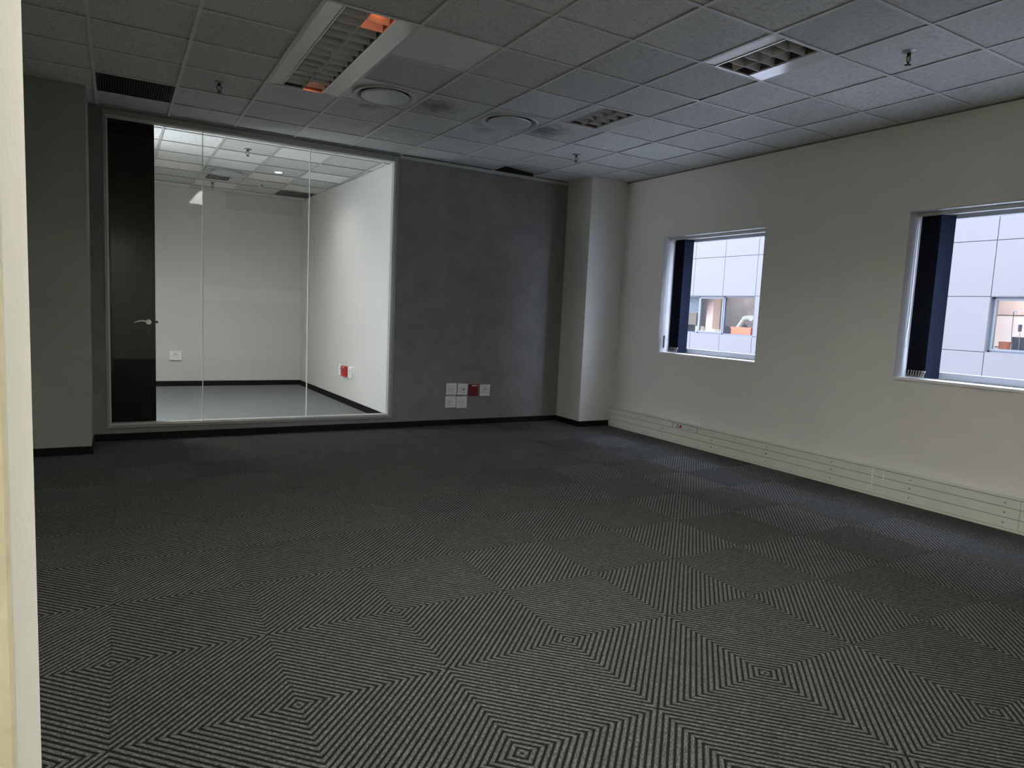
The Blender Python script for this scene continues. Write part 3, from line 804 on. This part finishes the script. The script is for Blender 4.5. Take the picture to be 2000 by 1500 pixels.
# on the small room's walls
power_socket((0.826, YI, 0.501), 0.176, 0.150, 'white double socket on the small room far wall', th=0.03)
for yc, wd, lab, M_, rd, th_ in ((9.985, 0.18, 'white switched socket left of the inner red socket', PLAST, False, 0.018),
                                 (9.775, 0.20, 'bright red socket box on the small room right wall', REDI, True, 0.05),
                                 (9.560, 0.17, 'white socket right of the inner red socket', PLAST, False, 0.022)):
    o = power_socket((wxr(yc)+0.001, yc, 0.482), wd, 0.152, lab, M_, rd, rz=PI/2+0.0365-PI, th=th_, group='sockets on the small room right wall')

# ------------------------------------------------------------------ cable trunking under the windows
TR = empty('cable_trunking', (XT, YC, 0)); tag(TR, 'cream green three compartment cable trunking along the window wall', 'cable trunking')
bk = MB().prism([(0.004, 0.0), (XW-XT-0.002, 0.0), (XW-XT-0.002, 0.250), (0.010, 0.246), (0.004, 0.243)], 'y', 0.0, YF-YC)
bk.build('body', TRUNK, TR)
GAP = mat('trunking_joint_dark', (0.06, 0.062, 0.05), 0.8)
box('joint_backing', GAP, 0.0032, 0.0045, YF-YC, -0.001, 0.002, 0.244, TR)
joints = [7.146, 6.02, 4.18, 2.30, 0.40, -2.39]
rows = [(0.0225, 0.0975), (0.1015, 0.1735), (0.1775, 0.2405)]
box('bottom_strip', TRUNK, 0.0, 0.004, YF-YC, -0.001, 0.0, 0.0195, TR)
for k in range(5):
    for ri, (z0, z1) in enumerate(rows):
        ya, yb = joints[k]-YC-0.0012, joints[k+1]-YC+0.0012
        if k == 0 and ri == 2:
            MB().box(-0.003, 0.003, ya, 5.925-YC-0.75+0.75, z0, z1).build('lid', TRUNK, TR, bevel=0.0008)
            continue
        if k == 1 and ri == 2: ya = 5.515-YC
        MB().box(-0.003, 0.003, ya, yb, z0, z1).build('lid', TRUNK, TR, bevel=0.0008)
rv = MB().cyl((-0.0045, 0, 0), 0.0075, 0.004, 'x', 12).build('rivet', RIVET, TR, (0, 6.09-YC, 0.06)); src = rv
holes = {(1, 1), (1, 0), (2, 0), (2, 1)}
for k, y in enumerate((6.52, 6.09, 5.297, 4.56, 3.83, 3.105, 2.40, 1.68, 0.95)):
    for ri, z in enumerate((0.060, 0.1375, 0.209)):
        if (k, ri) == (1, 0): continue
        if (k == 0 and ri < 2) or (k == 1 and ri == 2): continue
        o = inst(src, 'rivet', TR, (0, y-YC, z))
        if (k, ri) in {(1, 1), (2, 0), (3, 1)}:
            o.data = src.data.copy(); o.data.materials[0] = HOLE
for ya_, w_, z0_, z1_ in ((3.425, 0.010, 0.062, 0.243), (3.330, 0.006, 0.110, 0.236)):
    MB().box(-0.0042, -0.0028, ya_-YC, ya_-YC+w_, z0_, z1_).build('paint_drip', WHITEP, TR)
# two socket modules set in the top compartment
def trunk_module(yc, label, redm):
    t = empty('trunking_socket', (XT-0.003, yc, 0.209)); t.rotation_euler = (0, 0, -PI/2); tag(t, label, 'wall socket', 'sockets in the trunking')
    MB().box(-0.098, 0.098, -0.004, 0.003, -0.0315, 0.0315).build('plate', PLAST, t, bevel=0.001)
    hm = HOLE if redm else PLAST2
    for dx, dz in ((-0.012, 0.014), (-0.030, -0.010), (0.004, -0.010)):
        MB().cyl((dx, -0.0052, dz), 0.0085, 0.002, 'y', 14).build('pin_hole', hm, t)
    MB().box(0.026, 0.050, -0.009, -0.003, -0.016, 0.020).build('switch', REDI if redm else PLAST, t, bevel=0.001)
    return t
trunk_module(5.815, 'socket with red switch and black holes set in the trunking', True)
trunk_module(5.618, 'plain white socket set in the trunking beside the red-switched one', False)

# ------------------------------------------------------------------ windows
XG = 6.0
for k, (ya, yb) in enumerate(WIN):
    w = struct(empty('window_%d' % (k+1), (XW, ya, Z0)), ('square window near the far corner with stacked navy blind', 'nearer square window with stacked navy blind, cut by photo edge')[k])
    L = yb-ya; hh = Z1-Z0
    # lining of the reveal
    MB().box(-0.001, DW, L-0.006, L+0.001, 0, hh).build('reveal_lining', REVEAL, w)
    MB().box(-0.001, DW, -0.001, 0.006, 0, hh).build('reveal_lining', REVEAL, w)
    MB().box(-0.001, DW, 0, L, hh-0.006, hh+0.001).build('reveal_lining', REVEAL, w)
    MB().box(-0.012, DW, 0.0, L, -0.024, 0.0).build('sill', SILLM, w, bevel=0.003)
    g = XG-XW
    # frame bars and sash
    for nm, a, b, c, d in (('frame_bar', 0.006, L-0.006, 0, 0.062), ('frame_bar', 0.006, L-0.006, hh-0.066, hh-0.006)):
        MB().box(g-0.03, g+0.04, a, b, c, d).build(nm, WINF, w, bevel=0.003)
    for a, b in ((0.006, 0.060), (L-0.060, L-0.006)):
        MB().box(g-0.03, g+0.04, a, b, 0.062, hh-0.066).build('frame_bar', WINF, w, bevel=0.003)
    box('glass_pane', WGLASS, g, g+0.006, 0.058, L-0.058, 0.060, hh-0.064, w)

# vertical blinds, drawn to the left and stacked
def blind(ya, yb, label, n, spread, twist):
    t = empty('vertical_blind', (0, 0, 0)); tag(t, label, 'blind', 'navy vertical blinds')
    top = Z1-0.008
    MB().box(5.865, 5.905, ya+0.02, yb-0.02, top-0.032, top).build('headrail', ALU2, t, bevel=0.002)
    y0, y1 = spread
    src = None
    hz = top-0.036 - (Z0+0.012)
    # one slat: shallow curve across its width, long axis z, width along local x
    sl = MB(); W2 = 0.0635; ns = 8
    for i in range(ns):
        xa, xb = -W2+2*W2*i/ns, -W2+2*W2*(i+1)/ns
        ca, cb = 0.006*(1-(xa/W2)**2), 0.006*(1-(xb/W2)**2)
        b = len(sl.v)
        sl.v += [(xa, ca, 0), (xb, cb, 0), (xb, cb, hz), (xa, ca, hz), (xa, ca+0.0015, 0), (xb, cb+0.0015, 0), (xb, cb+0.0015, hz), (xa, ca+0.0015, hz)]
        for q in ((0, 1, 2, 3), (7, 6, 5, 4), (0, 4, 5, 1), (3, 2, 6, 7)): sl.f.append(tuple(b+i_ for i_ in q)); sl.mi.append(0)
    pos = []
    for k in range(n):
        y = y0 + (y1-y0)*k/(n-1)
        a = twist[0] + (twist[1]-twist[0])*min(1.0, k/2.0) + random.uniform(-.03, .03)
        if src is None: src = o = sl.build('slat', NAVY, t, (5.885, y, Z0+0.012)); o.rotation_euler = (0, 0, a)
        else: o = inst(src, 'slat', t, (5.885, y, Z0+0.012), rz=a)
        pos.append((5.885-W2*math.cos(a), y - W2*math.sin(a)))
    # weights' chain loops at the room-side edges
    for k in range(n-1):
        (xa, ya_), (xb, yb_) = pos[k], pos[k+1]
        m_ = ((xa+xb)/2-0.006, (ya_+yb_)/2)
        pts = []
        for i in range(9):
            u = i/8; sag = 4*u*(1-u)
            pts.append((xa+(xb-xa)*u-0.004-0.004*sag, ya_+(yb_-ya_)*u, Z0+0.062-0.055*sag))
        MB().tube(pts, 0.0022, 6).build('link_chain', CHAIN, t)
        MB().box(xa-0.006, xa+0.004, ya_-0.003, ya_+0.003, Z0+0.055, Z0+0.068).build('chain_clip', CHAIN, t)
    return t, pos
b1, _ = blind(4.87, 6.375, 'navy vertical blind stacked at the left of the far window', 7, (6.045, 6.205), (-0.18, -0.05))
b2, _ = blind(1.885, 3.39, 'navy vertical blind stacked at the left of the nearer window', 9, (3.125, 3.300), (-0.42, -0.06))
def cord(t, y, z0, thin=0.0016):
    pts = [(5.862, y, Z1-0.03), (5.858, y+0.004, 2.0), (5.86, y+0.002, z0+0.25), (5.850, y+0.010, z0+0.06), (5.846, y+0.002, z0), (5.850, y-0.016, z0+0.02), (5.856, y-0.018, z0+0.20), (5.86, y-0.014, 2.0), (5.862, y-0.012, Z1-0.03)]
    MB().tube(pts, thin, 6).build('pull_cord', CHAIN, t)
cord(b2, 3.352, 1.30); cord(b2, 3.366, 1.45)
MB().tube([(5.852, 6.330, Z1-0.03), (5.852, 6.332, 1.25)], 0.0015, 6).build('pull_cord', CHAIN, b1)
MB().cyl((5.852, 6.332, 1.10), 0.012, 0.15, 'z', 12).build('cord_weight', mat('cord_weight_grey', (0.20, 0.20, 0.22), 0.5), b1, smooth=True)

# ------------------------------------------------------------------ the building opposite
XF = 14.0
B = empty('office_building', (XF, 0, 0)); tag(B, 'white panel clad office building seen through the windows', 'building')
SY = 1.08; zs = [1.125+1.03*k for k in range(-5, 11)]; YS0 = 6.54
WA = (11.91, 15.15); WBB = (3.30, 6.54); WZ = (1.125, 2.155)
src = None
pan = MB().box(0, 0.03, -SY/2+0.0055, SY/2-0.0055, -0.515+0.0055, 0.515-0.0055)
for a in range(-12, 20):
    yc = YS0 + SY*(a+.5)
    for z in zs:
        zc = z+0.515
        if abs(zc-1.64) < 0.1 and (WA[0] < yc < WA[1]-0.1 or WBB[0] < yc < WBB[1]): continue
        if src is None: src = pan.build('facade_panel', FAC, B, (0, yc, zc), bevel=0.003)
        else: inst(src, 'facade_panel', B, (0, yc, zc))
ztop = zs[-1]+1.03; zbot = zs[0]; y_lo = YS0-12*SY; y_hi = YS0+20*SY
bw = MB(); JT = mat('facade_joint', (0.035, 0.035, 0.04), 0.8)
def ring_y(z0, z1, holes_):
    y = y_lo
    for h0, h1 in holes_: bw.box(0.03, 0.25, y, h0, z0, z1); y = h1
    bw.box(0.03, 0.25, y, y_hi, z0, z1)
ring_y(zbot, WZ[0], []); ring_y(WZ[0], WZ[1], [WBB, WA]); ring_y(WZ[1], ztop, [])
bw.build('wall_core', JT, B)
def far_window(ya, yb, mull, sashes):
    f = MB(); z0, z1 = WZ; d0, d1 = 0.10, 0.16
    f.box(d0, d1, ya, yb, z0, z0+0.035); f.box(d0, d1, ya, yb, z1-0.035, z1); f.box(d0, d1, ya, ya+0.035, z0, z1); f.box(d0, d1, yb-0.035, yb, z0, z1)
    for m_ in mull: f.box(d0, d1, m_-0.022, m_+0.022, z0, z1)
    w = f.build('window', FACF, B)
    r = MB(); r.box(0.0, 0.10, yb-0.004, yb, z0, z1); r.box(0.0, 0.10, ya, ya+0.004, z0, z1); r.box(0, 0.10, ya, yb, z0-0.004, z0+0.004); r.box(0, 0.1, ya, yb, z1-0.004, z1+0.002)
    r.build('reveal', FACR, w)
    for a, b in sashes:
        s = MB(); s.box(0.09, 0.155, a, b, z0+0.035, z0+0.07); s.box(0.09, 0.155, a, b, z1-0.07, z1-0.035); s.box(0.09, 0.155, a, a+0.035, z0+0.07, z1-0.07); s.box(0.09, 0.155, b-0.035, b, z0+0.07, z1-0.07)
        s.build('sash', FACS, w)
    box('pane', FGLASS, 0.13, 0.135, ya+0.03, yb-0.03, z0+0.03, z1-0.03, w)
    return w
far_window(WA[0], WA[1], (13.02, 13.93), ((13.05, 13.905),))
far_window(WBB[0], WBB[1], (4.9,), ((4.93, 6.50), (3.34, 4.87)))
# rooms behind those two windows
ri = MB()
def room(y0, y1, M, depth, nm):
    x0, x1 = 0.25, depth
    b = MB(); b.box(x1, x1+0.1, y0, y1, -0.1, 3.1)
    o = b.build(nm, M, B)
    s = MB(); s.box(x0, x1, y0-0.1, y0, -0.1, 3.1); s.box(x0, x1, y1, y1+0.1, -0.1, 3.1); s.box(x0, x1, y0, y1, 3.0, 3.1); s.box(x0, x1, y0, y1, -0.1, 0.0)
    s.build('room_shell', mat('opposite_room_paint', (0.62, 0.58, 0.55), 0.8), B)
room(11.2, 16.2, MURAL, 2.3, 'mural_wall')
room(2.6, 8.2, mat('pink_white_wall', (0.72, 0.62, 0.60), 0.8), 2.3, 'pale_wall')
SALM = mat('salmon_column_paint', (0.34, 0.225, 0.165), 0.7)
MB().box(14.52-XF, 14.80-XF, 13.80, 14.045, 0.0, 3.0).build('column', SALM, B)
LINEN = mat('grey_blue_slats', (0.027, 0.033, 0.040), 0.7)
bl = empty('slatted_blind', (14.22, 0, 0)); tag(bl, 'grey blue slatted blind half lowered in the far building window', 'blind')
s0 = None
for k in range(8):
    z = 2.10-0.055*k
    if s0 is None: s0 = MB().box(0, 0.006, 13.97, 15.1, -0.026, 0.022).build('slat', LINEN, bl, (0, 0, z))
    else: inst(s0, 'slat', bl, (0, 0, z))
# things in the left office across the way
def desk(x0, x1, y0, y1, z, label, M=None):
    t = empty('office_desk', (x0, y0, 0)); tag(t, label, 'desk')
    MB().box(0, x1-x0, 0, y1-y0, z-0.03, z).build('desktop', M or mat('pale_desk', (0.15, 0.145, 0.135), 0.5), t)
    for a in (0.04, x1-x0-0.08):
        for b in (0.04, y1-y0-0.08): MB().box(a, a+0.04, b, b+0.04, 0, z-0.03).build('leg', FACS, t)
desk(14.32, 14.92, 12.0, 15.3, 1.02, 'long raised worktop behind the far building window')
desk(14.32, 14.92, 4.6, 7.0, 1.02, 'raised worktop in the lit room across the way')
ORG = mat('orange_crate_plastic', (0.42, 0.070, 0.014), 0.5)
t = empty('orange_crate', (14.45, 12.35, 1.02)); tag(t, 'bright orange crate in the opposite office window', 'crate')
c_ = MB(); c_.box(0, 0.30, 0.02, 0.70, 0, 0.01); c_.box(0, 0.012, 0.02, 0.70, 0, 0.325); c_.box(0.288, 0.30, 0.02, 0.70, 0, 0.325); c_.box(0, 0.30, 0.02, 0.032, 0, 0.325); c_.box(0, 0.30, 0.688, 0.70, 0, 0.325)
c_.build('crate_body', ORG, t)
MB().box(-0.012, 0.0, 0.01, 0.71, 0.295, 0.325).build('rim', ORG, t)
ROBO = mat('cream_machine_enamel', (0.23, 0.215, 0.145), 0.5)
def robot_arm(x, y, z, s, label):
    t = empty('robot_arm', (x, y, z)); tag(t, label, 'robot arm', 'cream robot arms across the way')
    MB().lathe([(0.0005, 0), (0.11*s, 0), (0.11*s, 0.05*s), (0.07*s, 0.09*s), (0.0005, 0.09*s)], n=20).build('base', ROBO, t, smooth=True)
    MB().tube([(0, 0, 0.08*s), (0, -0.06*s, 0.28*s), (0, -0.26*s, 0.56*s)], [0.075*s, 0.075*s, 0.065*s], 12).build('lower_arm', ROBO, t, smooth=True)
    MB().tube([(0, -0.24*s, 0.56*s), (0, -0.40*s, 0.585*s), (0, -0.52*s, 0.575*s)], [0.065*s, 0.07*s, 0.06*s], 12).build('upper_arm', ROBO, t, smooth=True)
    MB().cyl((-0.06*s, -0.53*s, 0.58*s), 0.08*s, 0.12*s, 'x', 18).build('wrist', ROBO, t, smooth=True)
    MB().tube([(0, -0.56*s, 0.55*s), (0, -0.62*s, 0.46*s), (0, -0.61*s, 0.38*s)], [0.03*s, 0.02*s, 0.012*s], 8).build('gripper', ROBO, t, smooth=True)
    return t
robot_arm(14.82, 13.20, 1.02, 1.0, 'cream robot arm above the orange crate')
dk = mat('dark_chair_fabric', (0.022, 0.025, 0.030), 0.8)
def chair(x, y, label, w=0.36, hz=1.335):
    t = empty('office_chair', (x, y, 0)); tag(t, label, 'chair', 'dark office chairs across the way')
    MB().tube([(0.03, -w/2, hz-0.40), (0.0, -w/2, hz-0.10), (0.0, -w/2+0.07, hz-0.02), (0.0, 0, hz), (0.0, w/2-0.07, hz-0.02), (0.0, w/2, hz-0.10), (0.03, w/2, hz-0.40)], 0.025, 8).build('back_frame', dk, t, smooth=True)
    MB().prism([(-w/2, hz-0.38), (w/2, hz-0.38), (w/2, hz-0.08), (w/2-0.07, hz-0.01), (-w/2+0.07, hz-0.01), (-w/2, hz-0.08)], 'x', -0.012, 0.012).build('backrest', dk, t)
    MB().box(0.02, 0.44, -w/2, w/2, hz-0.60, hz-0.54).build('seat', dk, t, bevel=0.01)
    MB().cyl((0.22, 0, 0.08), 0.03, hz-0.68, 'z', 10).build('post', FACS, t)
    f = MB()
    for k in range(5): f.tube([(0.22, 0, 0.09), (0.22+0.26*math.cos(k*1.257), 0.26*math.sin(k*1.257), 0.03)], 0.02, 6)
    f.build('base', dk, t)
chair(15.05, 13.76, 'dark office chair between salmon column and orange crate', 0.40, 1.345)
chair(15.05, 13.16, 'dark round-backed chair behind the robot arm', 0.30, 1.44)
chair(15.05, 15.15, 'dark chair behind the slatted blind across the way', 0.42, 1.33)
def machine(x, y, w, h, label):
    t = empty('cream_machine', (x, y, 1.02)); tag(t, label, 'machine', 'cream machines on the worktop')
    MB().prism([(0, 0), (w, 0), (w, h*0.98), (w*0.55, h), (0, h*0.45)], 'x', 0, 0.22).build('body', ROBO, t)
    MB().box(-0.008, 0.0, w*0.2, w*0.8, 0.03, 0.08).build('panel', dk, t)
machine(14.45, 14.10, 0.27, 0.30, 'cream sloped machine left of the salmon column')
machine(14.70, 14.06, 0.15, 0.36, 'taller cream machine half behind the salmon column')
machine(14.50, 13.60, 0.19, 0.24, 'small cream machine right of the salmon column')
machine(14.50, 14.95, 0.24, 0.26, 'cream machine behind the far window left pane')
# things in the lit right-hand room
t = empty('desk_lamp', (14.50, 6.30, 1.02)); tag(t, 'slim desk lamp with white head in the lit room', 'lamp')
MB().cyl((0, 0, 0), 0.07, 0.02, 'z', 20).build('base', FACS, t)
MB().tube([(0, 0.0, 0.02), (0, 0.045, 0.45), (0, 0.055, 0.87), (0, 0.03, 0.90)], 0.007, 6).build('stem', FACS, t)
MB().tube([(0, 0.05, 0.895), (0, -0.03, 0.87)], [0.02, 0.034], 12).build('shade', mat('white_lamp_head', (0.4, 0.4, 0.4), 0.4), t)
t = empty('wall_phone', (14.58, 6.26, 1.60)); tag(t, 'small dark phone on a stand in the lit room', 'phone')
MB().box(0, 0.03, -0.028, 0.028, -0.065, 0.065).build('handset', dk, t, bevel=0.008)
MB().tube([(0.03, 0, -0.06), (0.05, 0, -0.3), (0.05, 0, -0.58)], 0.005, 6).build('stand', mat('pale_stand', (0.12, 0.11, 0.11), 0.6), t)
t = empty('desk_screen', (14.76, 5.3, 1.02)); tag(t, 'grey fabric desk screen in the lit room window', 'screen')
MB().box(0, 0.03, 0, 1.15, 0, 0.40).build('panel', mat('grey_screen_fabric', (0.026, 0.026, 0.030), 0.8), t)
MB().box(-0.006, 0.036, -0.01, 1.16, 0.40, 0.412).build('top_rail', FACS, t)
t = empty('whiteboard', (16.26, 5.0, 0.95)); tag(t, 'white board on the pink wall of the lit room', 'whiteboard')
MB().box(0, 0.03, 0, 3.15, 0, 0.92).build('panel', mat('white_board_face', (0.85, 0.85, 0.87), 0.4), t)
MB().box(-0.008, 0.03, -0.01, 3.16, 0.92, 0.935).build('top_edge', FACS, t)
t = empty('orange_box', (14.62, 6.46, 1.02)); tag(t, 'small orange box left of the grey desk screen', 'box')
MB().box(0, 0.15, -0.0, 0.135, 0, 0.31).build('carton', mat('orange_card', (0.26, 0.085, 0.035), 0.6), t)
MB().box(-0.004, 0.154, -0.004, 0.139, 0.27, 0.314).build('lid', mat('orange_card_lid', (0.25, 0.08, 0.033), 0.6), t)
t = empty('glass_jar', (14.45, 6.55, 1.02)); tag(t, 'small clear jar at the left corner of the lit window', 'jar')
MB().lathe([(0.0005, 0), (0.04, 0), (0.04, 0.16), (0.03, 0.18), (0.03, 0.20)], n=20).build('body', glass_mat('jar_glass', (0.85, 0.88, 0.85)), t, smooth=True)
MB().cyl((0, 0, 0.20), 0.033, 0.02, 'z', 20).build('lid', dk, t)
struct(box('floor_bounce_deck', mat('bounce_deck_grey', (0.24, 0.24, 0.24), 0.8), XW+0.33, XF, -8, 30, -1.4, -1.3))  # unseen deck added to bounce sky light up onto the ceiling
